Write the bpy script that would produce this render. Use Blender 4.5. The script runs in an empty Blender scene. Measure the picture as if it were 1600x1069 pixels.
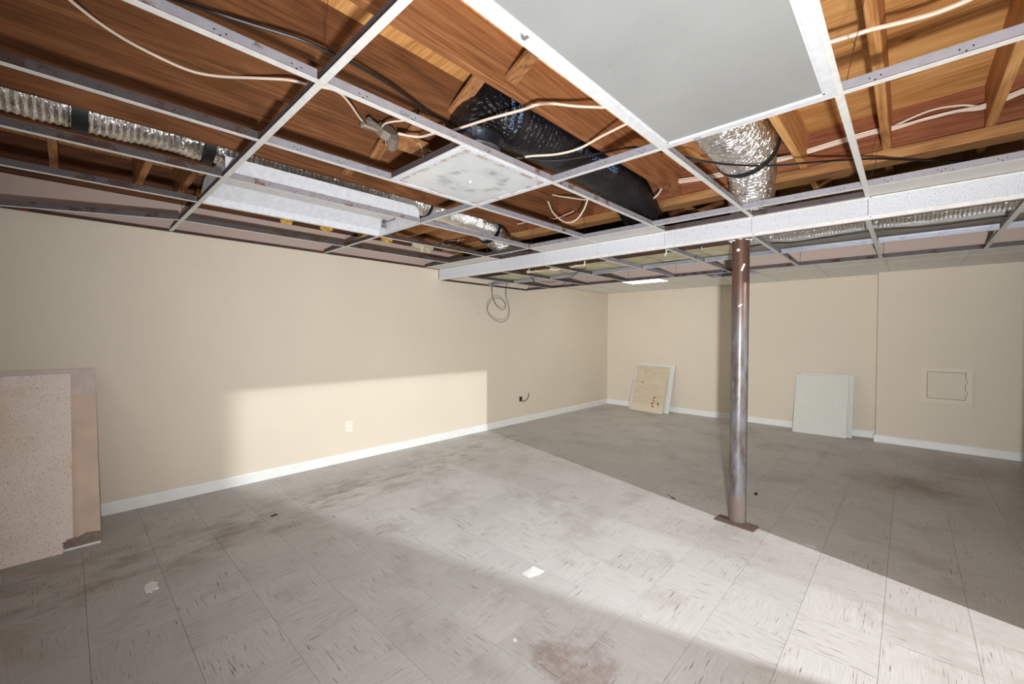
import bpy, bmesh, math, random
from mathutils import Vector, Matrix
random.seed(7)
S = bpy.context.scene
COL = S.collection

# ------------------------------------------------------------------ camera
F_PX, YAW, PITCH, ROLL = 655.2773, .7562, -.0178, .0044
CAM = Vector((4.3173, 0.0, 1.3554))
cy_, sy_ = math.cos(YAW), math.sin(YAW)
cp_, sp_ = math.cos(PITCH), math.sin(PITCH)
cr_, sr_ = math.cos(ROLL), math.sin(ROLL)
R0 = Vector((cy_, sy_, 0)); FW = Vector((-sy_*cp_, cy_*cp_, sp_)); U0 = Vector((sy_*sp_, -cy_*sp_, cp_))
RT = R0*cr_ + U0*sr_; UP = U0*cr_ - R0*sr_
cam_d = bpy.data.cameras.new('camera'); cam = bpy.data.objects.new('camera', cam_d); COL.objects.link(cam)
cam_d.sensor_width = 36; cam_d.lens = F_PX/1600*36; cam_d.clip_start = .02
mw = Matrix((RT, UP, -FW)).transposed().to_4x4(); mw.translation = CAM
cam.matrix_world = mw
S.camera = cam
# ------------------------------------------------------------------ exposure
S.view_settings.view_transform = 'Standard'; S.view_settings.look = 'None'
S.view_settings.gamma = 1; S.view_settings.use_curve_mapping = False
S.view_settings.exposure = 0.0
# ------------------------------------------------------------------ world + lights
W = bpy.data.worlds.new('world'); S.world = W; W.use_nodes = True
W.node_tree.nodes['Background'].inputs[0].default_value = (.75, .87, 1, 1)
W.node_tree.nodes['Background'].inputs[1].default_value = 1.0

def light(name, kind, loc, power, col, size=.1, size_y=None, aim=None, falloff=None):
    d = bpy.data.lights.new(name, kind); o = bpy.data.objects.new(name, d); COL.objects.link(o)
    o.location = loc; d.energy = power; d.color = col
    if kind == 'AREA':
        d.shape = 'RECTANGLE'; d.size = size; d.size_y = size_y or size
    else:
        d.shadow_soft_size = size
    if aim: o.rotation_euler = (Vector(aim)-Vector(loc)).to_track_quat('-Z', 'Y').to_euler()
    if falloff:
        d.use_nodes = True; nt = d.node_tree; em = nt.nodes['Emission']
        lf = nt.nodes.new('ShaderNodeLightFalloff'); lf.inputs[0].default_value = falloff[1]
        nt.links.new(lf.outputs[falloff[0]], em.inputs['Strength'])
    return o
# lamp in the room beyond the doorway in the right wall: throws the bright band over floor and left wall
light('lamp_next_room', 'POINT', (6.47, 2.6, 2.5), 100, (.94, .975, 1), .009, falloff=('Linear', 1.45))
# daylight through the window in the right wall and the one in the wall behind the camera
light('daylight_right_window', 'AREA', (4.93, -1.45, 1.45), 7, (.66, .82, 1), 1.5, 1.1, aim=(0, -1.1, 1.35))
light('daylight_back_window', 'AREA', (3.2, -2.97, 1.4), 11, (.92, .96, 1), 1.6, 1.1, aim=(2.0, 3, 1.4))
# photographer's flash below the camera, pointing into the room, plus an added spot brightening the ceiling
fl_ = light('camera_flash', 'SPOT', (4.5, -.05, 1.02), 100, (.97, .98, 1), .035, aim=(.55, 5.2, 2.15), falloff=('Linear', 1.72))
fl_.data.spot_size = math.radians(135); fl_.data.spot_blend = 1.0
fb_ = light('camera_flash_bounce', 'SPOT', (4.6, .2, 1.1), 54, (1, .98, .95), .10, aim=(4.2, 1.1, 2.7))
fb_.data.spot_size = math.radians(150); fb_.data.spot_blend = .8

# ------------------------------------------------------------------ helpers
def ray(x, y):
    a = (x-800)/F_PX; b = (534.5-y)/F_PX
    return RT*a + UP*b + FW
def on(x, y, ax, v):
    r = ray(x, y); return CAM + r*((v-CAM[ax])/r[ax])
def onz(pts, z): return [on(x, y, 2, z) for x, y in pts]

class MB:
    def __init__(s): s.v = []; s.f = []; s.m = []; s.uv = None
    def box(s, x0, x1, y0, y1, z0, z1, m=0):
        b = len(s.v)
        s.v += [(x0,y0,z0),(x1,y0,z0),(x1,y1,z0),(x0,y1,z0),(x0,y0,z1),(x1,y0,z1),(x1,y1,z1),(x0,y1,z1)]
        for q in ((0,3,2,1),(4,5,6,7),(0,1,5,4),(1,2,6,5),(2,3,7,6),(3,0,4,7)):
            s.f.append(tuple(b+i for i in q)); s.m.append(m)
        return s
    def obox(s, c, ax, ay, az, m=0):      # oriented box: centre + three half vectors
        b = len(s.v); c = Vector(c); ax, ay, az = Vector(ax), Vector(ay), Vector(az)
        for k in (-1, 1):
            for i, j in ((-1,-1),(1,-1),(1,1),(-1,1)): s.v.append(tuple(c+ax*i+ay*j+az*k))
        for q in ((0,3,2,1),(4,5,6,7),(0,1,5,4),(1,2,6,5),(2,3,7,6),(3,0,4,7)):
            s.f.append(tuple(b+i for i in q)); s.m.append(m)
        return s
    def prism(s, poly, axis, a, b, m=0):  # polygon in the two other axes, extruded along axis
        n = len(poly); base = len(s.v)
        def P(p, t):
            q = list(p); q.insert(axis, t); return tuple(q)
        s.v += [P(p, a) for p in poly] + [P(p, b) for p in poly]
        s.f.append(tuple(base+i for i in range(n))[::-1]); s.f.append(tuple(base+n+i for i in range(n))); s.m += [m, m]
        for i in range(n):
            j = (i+1) % n; s.f.append((base+i, base+j, base+n+j, base+n+i)); s.m.append(m)
        return s
    def cyl(s, c0, c1, r0, r1=None, seg=16, m=0, caps=True):
        return s.tube([c0, c1], [r0, r0 if r1 is None else r1], seg, m, caps)
    def tube(s, path, rad, seg=8, m=0, caps=True, wob=None):
        path = [Vector(p) for p in path]; n = len(path); base = len(s.v)
        t0 = (path[1]-path[0]).normalized()
        ref = Vector((0,0,1)) if abs(t0.z) < .9 else Vector((1,0,0))
        nrm = (ref - t0*ref.dot(t0)).normalized()
        for i in range(n):
            t = (path[min(i+1,n-1)]-path[max(i-1,0)]).normalized()
            nrm = (nrm - t*nrm.dot(t)).normalized(); bi = t.cross(nrm)
            r = rad[i] if isinstance(rad, (list, tuple)) else rad
            for k in range(seg):
                a = 2*math.pi*k/seg
                rr = r*(wob(i, a) if wob else 1)
                s.v.append(tuple(path[i] + (nrm*math.cos(a) + bi*math.sin(a))*rr))
        for i in range(n-1):
            for k in range(seg):
                k2 = (k+1) % seg
                s.f.append((base+i*seg+k, base+i*seg+k2, base+(i+1)*seg+k2, base+(i+1)*seg+k)); s.m.append(m)
        if caps:
            s.f.append(tuple(base+k for k in range(seg))[::-1]); s.m.append(m)
            s.f.append(tuple(base+(n-1)*seg+k for k in range(seg))); s.m.append(m)
        return s
    def mesh(s, name, mats, smooth=False):
        me = bpy.data.meshes.new(name); me.from_pydata(s.v, [], s.f)
        for m in (mats if isinstance(mats, (list, tuple)) else [mats]): me.materials.append(m)
        me.polygons.foreach_set('material_index', s.m)
        if smooth:
            me.polygons.foreach_set('use_smooth', [True]*len(s.f))
            try: me.set_sharp_from_angle(angle=math.radians(40))
            except Exception: pass
        me.update(); return me
    def build(s, name, mats, parent=None, smooth=False, recentre=True):
        # origin at the piece's own centre
        off = Vector((0,0,0))
        if recentre:
            xs = list(zip(*s.v)); off = Vector([(min(a)+max(a))/2 for a in xs])
            s.v = [tuple(Vector(p)-off) for p in s.v]
        return place(name, s.mesh(name, mats, smooth), off, parent)
def place(name, me, loc=(0,0,0), parent=None, rz=0):
    o = bpy.data.objects.new(name, me); COL.objects.link(o)
    if parent is not None:
        o.parent = parent; loc = Vector(loc) - root_loc(parent)
    o.location = loc; o.rotation_euler[2] = rz
    return o
def root_loc(o):
    v = Vector((0,0,0))
    while o is not None: v = v + o.location; o = o.parent
    return v
def tag(o, label=None, cat=None, group=None, kind=None):
    if label: o['label'] = label
    if cat: o['category'] = cat
    if group: o['group'] = group
    if kind: o['kind'] = kind
    return o
def empty(name, loc, label=None, cat=None, group=None, kind=None):
    o = bpy.data.objects.new(name, None); COL.objects.link(o); o.location = loc; o.empty_display_size = .1
    return tag(o, label, cat, group, kind)
def smoothpath(pts, n=8):
    pts = [Vector(p) for p in pts]; out = []
    for i in range(len(pts)-1):
        p0 = pts[max(i-1,0)]; p1 = pts[i]; p2 = pts[i+1]; p3 = pts[min(i+2,len(pts)-1)]
        for k in range(n):
            t = k/n
            out.append(.5*((2*p1)+(p2-p0)*t+(2*p0-5*p1+4*p2-p3)*t*t+(3*p1-p0-3*p2+p3)*t**3))
    out.append(pts[-1]); return out

# ------------------------------------------------------------------ materials
def lin(r, g, b):
    f = lambda c: (c/255/12.92 if c/255 <= .04045 else ((c/255+.055)/1.055)**2.4)
    return (f(r), f(g), f(b), 1)
class Mat:
    def __init__(s, name, rough=.6, metal=0.0, spec=.5):
        s.m = bpy.data.materials.new(name); s.m.use_nodes = True; s.t = s.m.node_tree
        s.b = s.t.nodes['Principled BSDF']; s.b.inputs['Roughness'].default_value = rough
        s.b.inputs['Metallic'].default_value = metal; s.b.inputs['Specular IOR Level'].default_value = spec
    def n(s, typ, **kw):
        x = s.t.nodes.new(typ)
        for k, v in kw.items(): setattr(x, k, v)
        return x
    def set(s, sock, v):
        if isinstance(v, bpy.types.NodeSocket): s.t.links.new(v, sock)
        else: sock.default_value = v
    def coord(s, kind='Object', scale=(1,1,1), rnd=0.0, rot=(0,0,0)):
        if kind == 'World': o = s.n('ShaderNodeNewGeometry').outputs['Position']
        else: o = s.n('ShaderNodeTexCoord').outputs[kind]
        if rnd:
            oi = s.n('ShaderNodeObjectInfo').outputs['Random']
            mu = s.math('MULTIPLY', oi, rnd)
            ad = s.n('ShaderNodeVectorMath', operation='ADD'); s.set(ad.inputs[0], o); s.set(ad.inputs[1], mu); o = ad.outputs[0]
        mp = s.n('ShaderNodeMapping'); s.set(mp.inputs['Vector'], o); mp.inputs['Scale'].default_value = scale
        mp.inputs['Rotation'].default_value = rot
        return mp.outputs[0]
    def noise(s, vec, scale=5, detail=3, rough=.5, dist=0):
        x = s.n('ShaderNodeTexNoise'); s.set(x.inputs['Vector'], vec); x.inputs['Scale'].default_value = scale
        x.inputs['Detail'].default_value = detail; x.inputs['Roughness'].default_value = rough; x.inputs['Distortion'].default_value = dist
        return x.outputs['Fac']
    def voro(s, vec, scale=5, feature='F1'):
        x = s.n('ShaderNodeTexVoronoi', feature=feature); s.set(x.inputs['Vector'], vec); x.inputs['Scale'].default_value = scale
        return x.outputs['Distance']
    def wave(s, vec, scale=5, dist=0, detail=2, direction='X'):
        x = s.n('ShaderNodeTexWave', bands_direction=direction); s.set(x.inputs['Vector'], vec); x.inputs['Scale'].default_value = scale
        x.inputs['Distortion'].default_value = dist; x.inputs['Detail'].default_value = detail
        return x.outputs['Fac']
    def ramp(s, fac, stops):
        x = s.n('ShaderNodeValToRGB'); s.set(x.inputs[0], fac); e = x.color_ramp.elements
        while len(e) < len(stops): e.new(.5)
        for el, (p, c) in zip(e, stops):
            el.position = p; el.color = c if isinstance(c, tuple) else (c, c, c, 1)
        return x.outputs[0]
    def mix(s, fac, a, b, mode='MIX'):
        x = s.n('ShaderNodeMix', data_type='RGBA', blend_type=mode)
        s.set(x.inputs[0], fac); s.set(x.inputs[6], a); s.set(x.inputs[7], b); return x.outputs[2]
    def math(s, op, a, b=0.0, c=None):
        x = s.n('ShaderNodeMath', operation=op); s.set(x.inputs[0], a); s.set(x.inputs[1], b)
        if c is not None: s.set(x.inputs[2], c)
        return x.outputs[0]
    def mr(s, v, a, b, c=0.0, d=1.0):
        x = s.n('ShaderNodeMapRange', interpolation_type='SMOOTHSTEP'); s.set(x.inputs[0], v)
        for i, q in zip((1,2,3,4), (a,b,c,d)): x.inputs[i].default_value = q
        return x.outputs[0]
    def xyz(s, vec):
        x = s.n('ShaderNodeSeparateXYZ'); s.set(x.inputs[0], vec); return x.outputs
    def rnd(s): return s.n('ShaderNodeObjectInfo').outputs['Random']
    def bump(s, h, strength=.3, dist=.01):
        x = s.n('ShaderNodeBump'); s.set(x.inputs['Height'], h); x.inputs['Strength'].default_value = strength
        x.inputs['Distance'].default_value = dist; s.t.links.new(x.outputs[0], s.b.inputs['Normal'])
    def col(s, c): s.set(s.b.inputs['Base Color'], c); return s
    def rough(s, c): s.set(s.b.inputs['Roughness'], c); return s

def m_plain(name, c, rough=.6, metal=0.0, var=.06, scale=8):
    m = Mat(name, rough, metal); n = m.noise(m.coord('Object', rnd=20), scale, 3)
    d = tuple(x*(1-var*2) for x in c[:3])+(1,); l = tuple(min(1, x*(1+var)) for x in c[:3])+(1,)
    m.col(m.ramp(n, [(.3, d), (.7, l)])); return m.m
def m_wall(name, c, marks=True):
    m = Mat(name, .75, 0, .25); v = m.coord('World')
    n = m.noise(v, 1.3, 4, .6); base = m.ramp(n, [(.3, tuple(x*.955 for x in c[:3])+(1,)), (.7, c)])
    if marks:
        k = m.noise(v, 9, 5, .7); vv = m.voro(m.coord('World', (1, 1, 1.6)), 2.1)
        spot = m.mr(vv, .012, .02, 1, 0)
        sc = m.noise(m.coord('World', (1.5, 1.5, 9)), 6, 4, .75)
        base = m.mix(m.math('MULTIPLY', spot, .6), base, lin(70, 62, 52))
        base = m.mix(m.math('MULTIPLY', m.mr(sc, .70, .78), .25), base, lin(110, 98, 82))
    m.bump(m.noise(v, 180, 2), .06, .002)
    m.col(base); return m.m
def m_wood(name, dark, mid, light_, axis='Y', rings=True):
    m = Mat(name, .75, 0, .2)
    V = lambda a, b: {'Y': (b, a, b), 'X': (a, b, b), 'Z': (b, b, a)}[axis]
    v = m.coord('Object', V(.28, 3.2), rnd=11)
    n = m.noise(m.coord('Object', V(1.1, 5), rnd=3), 1.2, 4, .6, .4)
    w = m.math('PINGPONG', m.math('MULTIPLY', m.noise(v, 1.0, 2, .35, .2), 46.0), 1.0)
    f = m.noise(m.coord('Object', V(3, 120), rnd=7), 1, 3, .65)
    t = m.math('ADD', m.math('MULTIPLY', n, .45), m.math('ADD', m.math('MULTIPLY', w, .10 if rings else .05), m.math('MULTIPLY', f, .45)))
    c = m.ramp(t, [(.34, dark), (.52, mid), (.72, light_)])
    kn = m.mr(m.voro(m.coord('Object', V(1.1, 2.6), rnd=5), 1.5), .03, .07, 1, 0)
    c = m.mix(m.math('MULTIPLY', kn, .7), c, lin(52, 30, 18))
    tone = m.math('ADD', m.math('MULTIPLY', m.rnd(), .28), .82)
    hv = m.n('ShaderNodeHueSaturation'); m.set(hv.inputs['Value'], tone); m.set(hv.inputs['Color'], c)
    m.col(hv.outputs[0]); m.bump(f, .2, .003); return m.m
def m_metal_rust(name, c, rough=.5, metal=0.0, rust=.62, scale=9, rc=lin(112, 62, 34)):
    m = Mat(name, rough, metal); v = m.coord('World')
    n = m.noise(v, scale, 6, .7); k = m.mr(n, rust, rust+.08)
    d = m.noise(v, 30, 3); base = m.ramp(d, [(.3, tuple(x*.86 for x in c[:3])+(1,)), (.65, c)])
    m.col(m.mix(k, base, rc)); m.rough(m.mix(k, (rough,)*3+(1,), (.85,)*3+(1,))); return m.m
def m_acoustic(name, c, pit, density=.62, stain=None, sscale=2.2, sthr=.5):
    m = Mat(name, .9, 0, .15); v = m.coord('Object', rnd=9)
    n = m.noise(v, 190, 1.5, .5, .8); p = m.mr(n, density-.03, density+.02)
    base = c
    if stain:
        sn = m.noise(v, sscale, 4, .6); base = m.mix(m.mr(sn, sthr, sthr+.3), c, stain)
    c2 = m.mix(p, base, pit); m.col(c2)
    m.bump(m.math('SUBTRACT', 1.0, p), .5, .003); return m.m

BEIGE = lin(210, 199, 181)
M = {}
M['wall'] = m_wall('beige_wall_paint', BEIGE)
M['wall_plain'] = m_wall('beige_wall_paint_plain', BEIGE, False)
M['panel_paint'] = m_wall('panel_paint', lin(216, 205, 187), False)
M['drywall'] = m_wall('bare_drywall_paper', lin(176, 157, 146), False)
M['base'] = m_plain('white_baseboard_paint', lin(222, 222, 218), .45, 0, .03)
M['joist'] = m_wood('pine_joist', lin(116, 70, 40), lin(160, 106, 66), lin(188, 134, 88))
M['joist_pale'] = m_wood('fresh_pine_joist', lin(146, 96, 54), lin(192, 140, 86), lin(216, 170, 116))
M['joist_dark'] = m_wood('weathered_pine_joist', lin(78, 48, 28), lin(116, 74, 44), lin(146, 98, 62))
M['joist_x'] = m_wood('pine_board_crosswise', lin(118, 78, 46), lin(164, 118, 74), lin(194, 150, 102), 'X')
M['girder'] = m_wood('reddish_girder', lin(84, 44, 28), lin(130, 78, 50), lin(158, 102, 68), 'X')
M['brace'] = m_wood('bridging_wood', lin(96, 60, 36), lin(156, 108, 68), lin(186, 138, 92), 'X')
M['rim'] = m_wood('dark_rim_board', lin(52, 30, 18), lin(84, 52, 32), lin(104, 68, 44))
M['ply'] = m_wood('plywood_subfloor', lin(160, 106, 58), lin(204, 150, 90), lin(228, 182, 122), 'X', True)
M['tee'] = m_metal_rust('white_tee_face', lin(214, 212, 208), .45, 0, .66, 7, lin(120, 96, 84))
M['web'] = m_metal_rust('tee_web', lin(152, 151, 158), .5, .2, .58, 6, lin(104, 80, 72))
M['webdark'] = m_metal_rust('tarnished_tee_web', lin(82, 74, 74), .6, .2, .52, 5, lin(70, 50, 42))  # dark tees; also holds the shade on the left-hand webs in its colour
M['webrust'] = m_metal_rust('rusted_tee_web', lin(150, 146, 150), .6, .1, .55, 10, lin(118, 86, 70))
M['hole'] = m_plain('punched_hole', lin(25, 20, 18), .9)
M['silver'] = m_metal_rust('silver_tee', lin(190, 196, 210), .28, .75, .7)
M['angle_dark'] = m_metal_rust('rusty_wall_angle', lin(70, 52, 44), .8, .1, .55)
M['white'] = m_metal_rust('white_enamel', lin(208, 210, 213), .35, 0, .74, 5)
M['whiterust'] = m_metal_rust('white_enamel_rusted', lin(214, 218, 226), .35, 0, .60, 11)
M['filler'] = m_plain('white_filler_panel', lin(204, 201, 195), .8, 0, .03)
M['fascia'] = m_acoustic('fascia_acoustic_tile', lin(196, 198, 202), lin(146, 146, 150), .655)
M['ctile'] = m_acoustic('far_ceiling_tile', lin(234, 232, 224), lin(206, 203, 194), .72)
M['tile_white'] = m_acoustic('white_speckled_tile', lin(214, 214, 206), lin(160, 160, 152), .66)
M['tile_pink'] = m_acoustic('stained_speckled_tile', lin(238, 224, 214), lin(130, 104, 90), .655, lin(222, 198, 168), 1.6, .42)
M['tile_back'] = m_plain('brown_tile_back', lin(212, 188, 168), .9, 0, .06, 6)
M['tile_tape'] = m_plain('greyish_tile_end', lin(208, 194, 186), .9, 0, .06, 14)
M['tile_fibre'] = m_plain('exposed_grey_fibre', lin(138, 124, 112), .95, 0, .12, 30)
M['rubber'] = m_plain('black_cable', lin(30, 28, 28), .45, 0, .2)
M['nm'] = m_plain('white_cable_jacket', lin(216, 196, 178), .55, 0, .06)
M['wire'] = m_plain('dark_hanger_wire', lin(62, 46, 40), .6, .4)
M['boxsteel'] = m_metal_rust('junction_box_steel', lin(150, 136, 124), .5, .5, .6)
M['fuzz'] = m_plain('yellow_insulation', lin(214, 170, 70), .95, 0, .2, 30)
M['plastic'] = m_plain('ivory_plastic', lin(222, 214, 198), .4, 0, .03)
M['dark'] = m_plain('dark_slot', lin(40, 34, 30), .8)
M['paper'] = m_plain('white_paper', lin(232, 232, 228), .85, 0, .03, 20)
M['concrete'] = m_plain('dark_masonry', lin(70, 60, 52), .9, 0, .15)
M['clipmetal'] = m_plain('steel_clip', lin(180, 180, 180), .35, .8)
M['letters'] = m_plain('blue_grey_print', lin(96, 124, 170), .5, 0, .05)
M['pencil'] = m_plain('pencil_mark', lin(70, 66, 72), .9)
M['strap'] = m_plain('black_duct_tape', lin(16, 15, 15), .55)
M['board'] = m_plain('olive_duct_board', lin(200, 192, 156), .85, 0, .12, 9)
M['ductgrey'] = m_metal_rust('grey_duct_sheet', lin(150, 148, 140), .5, .4, .7)
M['steelbrown'] = m_metal_rust('brown_painted_steel', lin(72, 50, 42), .55, .2, .6)
def lit_lens():
    m = Mat('lit_lens', .5); m.col(lin(250, 248, 240)); m.b.inputs['Emission Color'].default_value = (1, .97, .9, 1)
    m.b.inputs['Emission Strength'].default_value = 4.0; return m.m
M['lit'] = lit_lens()
def grey_lens():
    m = Mat('prismatic_grey_lens', .42, 0, .4); v = m.coord('World')
    x = m.xyz(m.coord('World', (1, 1, 1)))
    a = m.math('SINE', m.math('MULTIPLY', x[0], 1050.0)); b = m.math('SINE', m.math('MULTIPLY', x[1], 1050.0))
    h = m.math('MULTIPLY', a, b)
    base = m.ramp(m.noise(v, 2, 3), [(.3, lin(138, 139, 137)), (.7, lin(149, 150, 148))])
    sm = m.noise(m.coord('World', (1, 1, 1)), 6.5, 5, .7)
    base = m.mix(m.math('MULTIPLY', m.mr(sm, .66, .78), .55), base, lin(110, 110, 108))
    base = m.mix(m.math('MULTIPLY', m.mr(h, 0, 1), .10), base, lin(140, 140, 138))
    m.col(base); m.bump(h, .25, .001); return m.m
M['lens'] = grey_lens()
def diffuser_face():
    m = Mat('dirty_perforated_face', .55); v = m.coord('World')
    c = m.n('ShaderNodeVectorMath', operation='DISTANCE'); m.set(c.inputs[0], v); c.inputs[1].default_value = (2.62, 1.50, 2.172)
    nz = m.noise(v, 7, 5, .7); d = m.math('ADD', c.outputs['Value'], m.math('MULTIPLY', m.math('SUBTRACT', nz, .5), .22))
    ring = m.math('MULTIPLY', m.mr(d, .10, .15), m.mr(d, .15, .20, 1, 0))
    base = m.ramp(m.noise(v, 3, 4), [(.3, lin(190, 194, 196)), (.7, lin(214, 216, 214))])
    base = m.mix(m.math('MULTIPLY', ring, m.mr(m.noise(v, 16, 5, .75), .42, .70, .05, .75)), base, lin(104, 104, 100))
    x = m.xyz(v); ed = m.math('MAXIMUM', m.math('ABSOLUTE', m.math('SUBTRACT', x[0], 2.6126)), m.math('ABSOLUTE', m.math('SUBTRACT', x[1], 1.489)))
    k = m.math('MULTIPLY', m.mr(ed, .235, .285), m.mr(m.noise(v, 13, 5, .7), .46, .60))
    base = m.mix(k, base, lin(150, 92, 54)); m.col(base)
    per = m.math('MULTIPLY', m.math('SINE', m.math('MULTIPLY', x[0], 1300.0)), m.math('SINE', m.math('MULTIPLY', x[1], 1300.0)))
    m.bump(per, .25, .001); return m.m
M['diff'] = diffuser_face()
def foil(name, c, rough, s=60, stretch=(1,1,1), st=1.0):
    m = Mat(name, rough, 1.0); v = m.coord('Object', stretch)
    h = m.noise(v, s, 3, .55, 1.5); m.bump(h, st, .012)
    m.col(m.ramp(m.noise(v, 12, 3), [(.3, tuple(x*.85 for x in c[:3])+(1,)), (.7, c)])); return m.m
M['foil'] = foil('aluminium_foil', lin(246, 243, 238), .2, 24, (1, 2.6, 1), .75)
M['foil2'] = foil('bright_foil', lin(250, 248, 244), .18, 26, (1, 2.2, 1.6), .85)
M['galv'] = foil('galvanised_steel', lin(178, 192, 214), .3, 14, (1, 1, 6), .2)
def blackfilm():
    m = Mat('black_duct_film', .22, 0, .6); v = m.coord('Object', (1, 1, 1))
    h = m.noise(v, 42, 4, .6, .8); m.bump(h, .8, .012); m.col(m.ramp(m.noise(v, 9, 2), [(.3, lin(9, 9, 11)), (.7, lin(26, 24, 26))])); return m.m
M['black'] = blackfilm()
def steelpost():
    m = Mat('mill_scale_steel', .42, .25); v = m.coord('World', (1, 1, .35)); z = m.xyz(m.coord('World'))[2]
    n = m.noise(v, 16, 5, .7); a = m.ramp(n, [(.34, lin(86, 74, 68)), (.5, lin(108, 102, 102)), (.68, lin(124, 127, 134))])
    top = m.mr(m.math('ADD', z, m.math('MULTIPLY', m.math('SUBTRACT', n, .5), .9)), 1.35, 1.75)
    c = m.mix(top, a, lin(98, 72, 60))
    low = m.mr(m.math('ADD', z, m.math('MULTIPLY', m.math('SUBTRACT', m.noise(v, 5, 3), .5), .25)), .18, .26, 1, 0)
    c = m.mix(low, c, lin(116, 104, 98))
    rr = m.mr(m.noise(v, 26, 5, .7), .62, .7); c = m.mix(m.math('MULTIPLY', rr, .8), c, lin(112, 76, 58))
    m.col(c); m.rough(m.mix(low, (.36,)*3+(1,), (.8,)*3+(1,))); m.bump(n, .15, .003); return m.m
M['post'] = steelpost()
M['plate'] = m_metal_rust('rusty_base_plate', lin(100, 84, 74), .8, .2, .54, 14, lin(104, 72, 54))
def floor_tile():
    m = Mat('streaked_vinyl_tile', .42, 0, .35)
    uv = m.coord('UV', (1, 1, 1), rnd=0); r = m.rnd()
    ad = m.n('ShaderNodeVectorMath', operation='ADD'); m.set(ad.inputs[0], uv); m.set(ad.inputs[1], m.math('MULTIPLY', r, 31.0)); uv = ad.outputs[0]
    def st(sx, sy, off):
        mp = m.n('ShaderNodeMapping'); m.set(mp.inputs[0], uv); mp.inputs['Scale'].default_value = (sx, sy, 1); mp.inputs['Location'].default_value = (off, off*.7, 0); return mp.outputs[0]
    W_ = m.coord('World')
    fine = m.noise(st(9, 150, 0), 1, 3, .6)
    base = m.ramp(fine, [(.30, lin(188, 185, 182)), (.70, lin(203, 201, 199))])
    dash = m.math('MULTIPLY', m.mr(m.noise(st(10, 185, 3), 1, 1.5, .5), .635, .70), m.mr(m.noise(st(3, 6, 5), 1, 2, .5), .38, .56))
    pale = m.mr(m.noise(st(10, 120, 8), 1, 2, .5), .66, .74)
    base = m.mix(m.math('MULTIPLY', pale, .4), base, lin(214, 210, 206))
    base = m.mix(m.math('MULTIPLY', dash, .8), base, lin(92, 74, 62))
    hv = m.n('ShaderNodeHueSaturation'); m.set(hv.inputs['Value'], m.math('ADD', m.math('MULTIPLY', r, .10), .95)); m.set(hv.inputs['Color'], base); base = hv.outputs[0]
    # walked-in grime, its own shape: an old track along the left wall and patches
    x = m.xyz(W_); big = m.noise(W_, 2.1, 5, .65); mid = m.noise(W_, 7, 5, .7)
    lx = m.math('ADD', m.math('MULTIPLY', m.math('SUBTRACT', x[1], .3), -.13), 1.02)
    dx = m.math('ABSOLUTE', m.math('SUBTRACT', x[0], lx))
    track = m.math('MULTIPLY', m.mr(dx, .05, .55, 1, 0), m.mr(m.noise(m.coord('World', (2.2, 1, 1)), 3.2, 5, .7), .42, .66))
    track = m.math('MULTIPLY', track, m.mr(x[1], 3.6, 4.6, 1, 0))
    base = m.mix(m.math('MULTIPLY', track, .62), base, lin(112, 98, 86))
    base = m.mix(m.math('MULTIPLY', m.mr(big, .50, .70), .35), base, lin(140, 126, 114))
    base = m.mix(m.math('MULTIPLY', m.mr(mid, .66, .76), .45), base, lin(112, 96, 84))
    clean = m.math('MULTIPLY', m.mr(x[0], .68, .80), m.math('MULTIPLY', m.mr(x[1], 2.70, 2.78, 1, 0), m.mr(x[1], 1.12, 1.30)))   # paler footprint of something that once stood here; near edge paints foreground shade
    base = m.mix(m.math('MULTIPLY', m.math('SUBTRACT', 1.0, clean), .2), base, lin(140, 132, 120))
    # rust-brown stain by the far right wall, small one in the foreground
    for (sx, sy, rad, k) in ((4.35, 5.2, .55, .55), (3.35, 1.42, .22, .5), (4.9, 6.3, .7, .4)):
        dd = m.n('ShaderNodeVectorMath', operation='DISTANCE'); m.set(dd.inputs[0], W_); dd.inputs[1].default_value = (sx, sy, 0)
        q = m.math('ADD', dd.outputs['Value'], m.math('MULTIPLY', m.math('SUBTRACT', mid, .5), .8))
        base = m.mix(m.math('MULTIPLY', m.mr(q, 0, rad, 1, 0), k), base, lin(120, 88, 70))
    m.col(base); m.rough(m.ramp(big, [(.3, .36), (.7, .56)])); m.bump(dash, -.15, .002); return m.m
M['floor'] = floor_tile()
M['grout'] = m_plain('dark_joint', lin(134, 124, 115), .9)

# ------------------------------------------------------------------ dimensions
ZC, ZS, ZJ, ZF = 2.170, 2.038, 2.459, 2.694        # grid, soffit grid, joist bottoms, subfloor
YF, YJ = 7.3335, 7.12                              # far wall, its bumped-out right part
YST, YD, YSI = 3.225, 4.913, 4.082                 # soffit face, soffit far tee, silver tee
A = lambda i: 4.1366-.6096*i                       # tee lines along Y
B = lambda j: 1.7938+1.2192*(j-1)                  # tee lines along X
XR, YB = 4.95, -3.0                                # right wall, back wall

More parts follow.
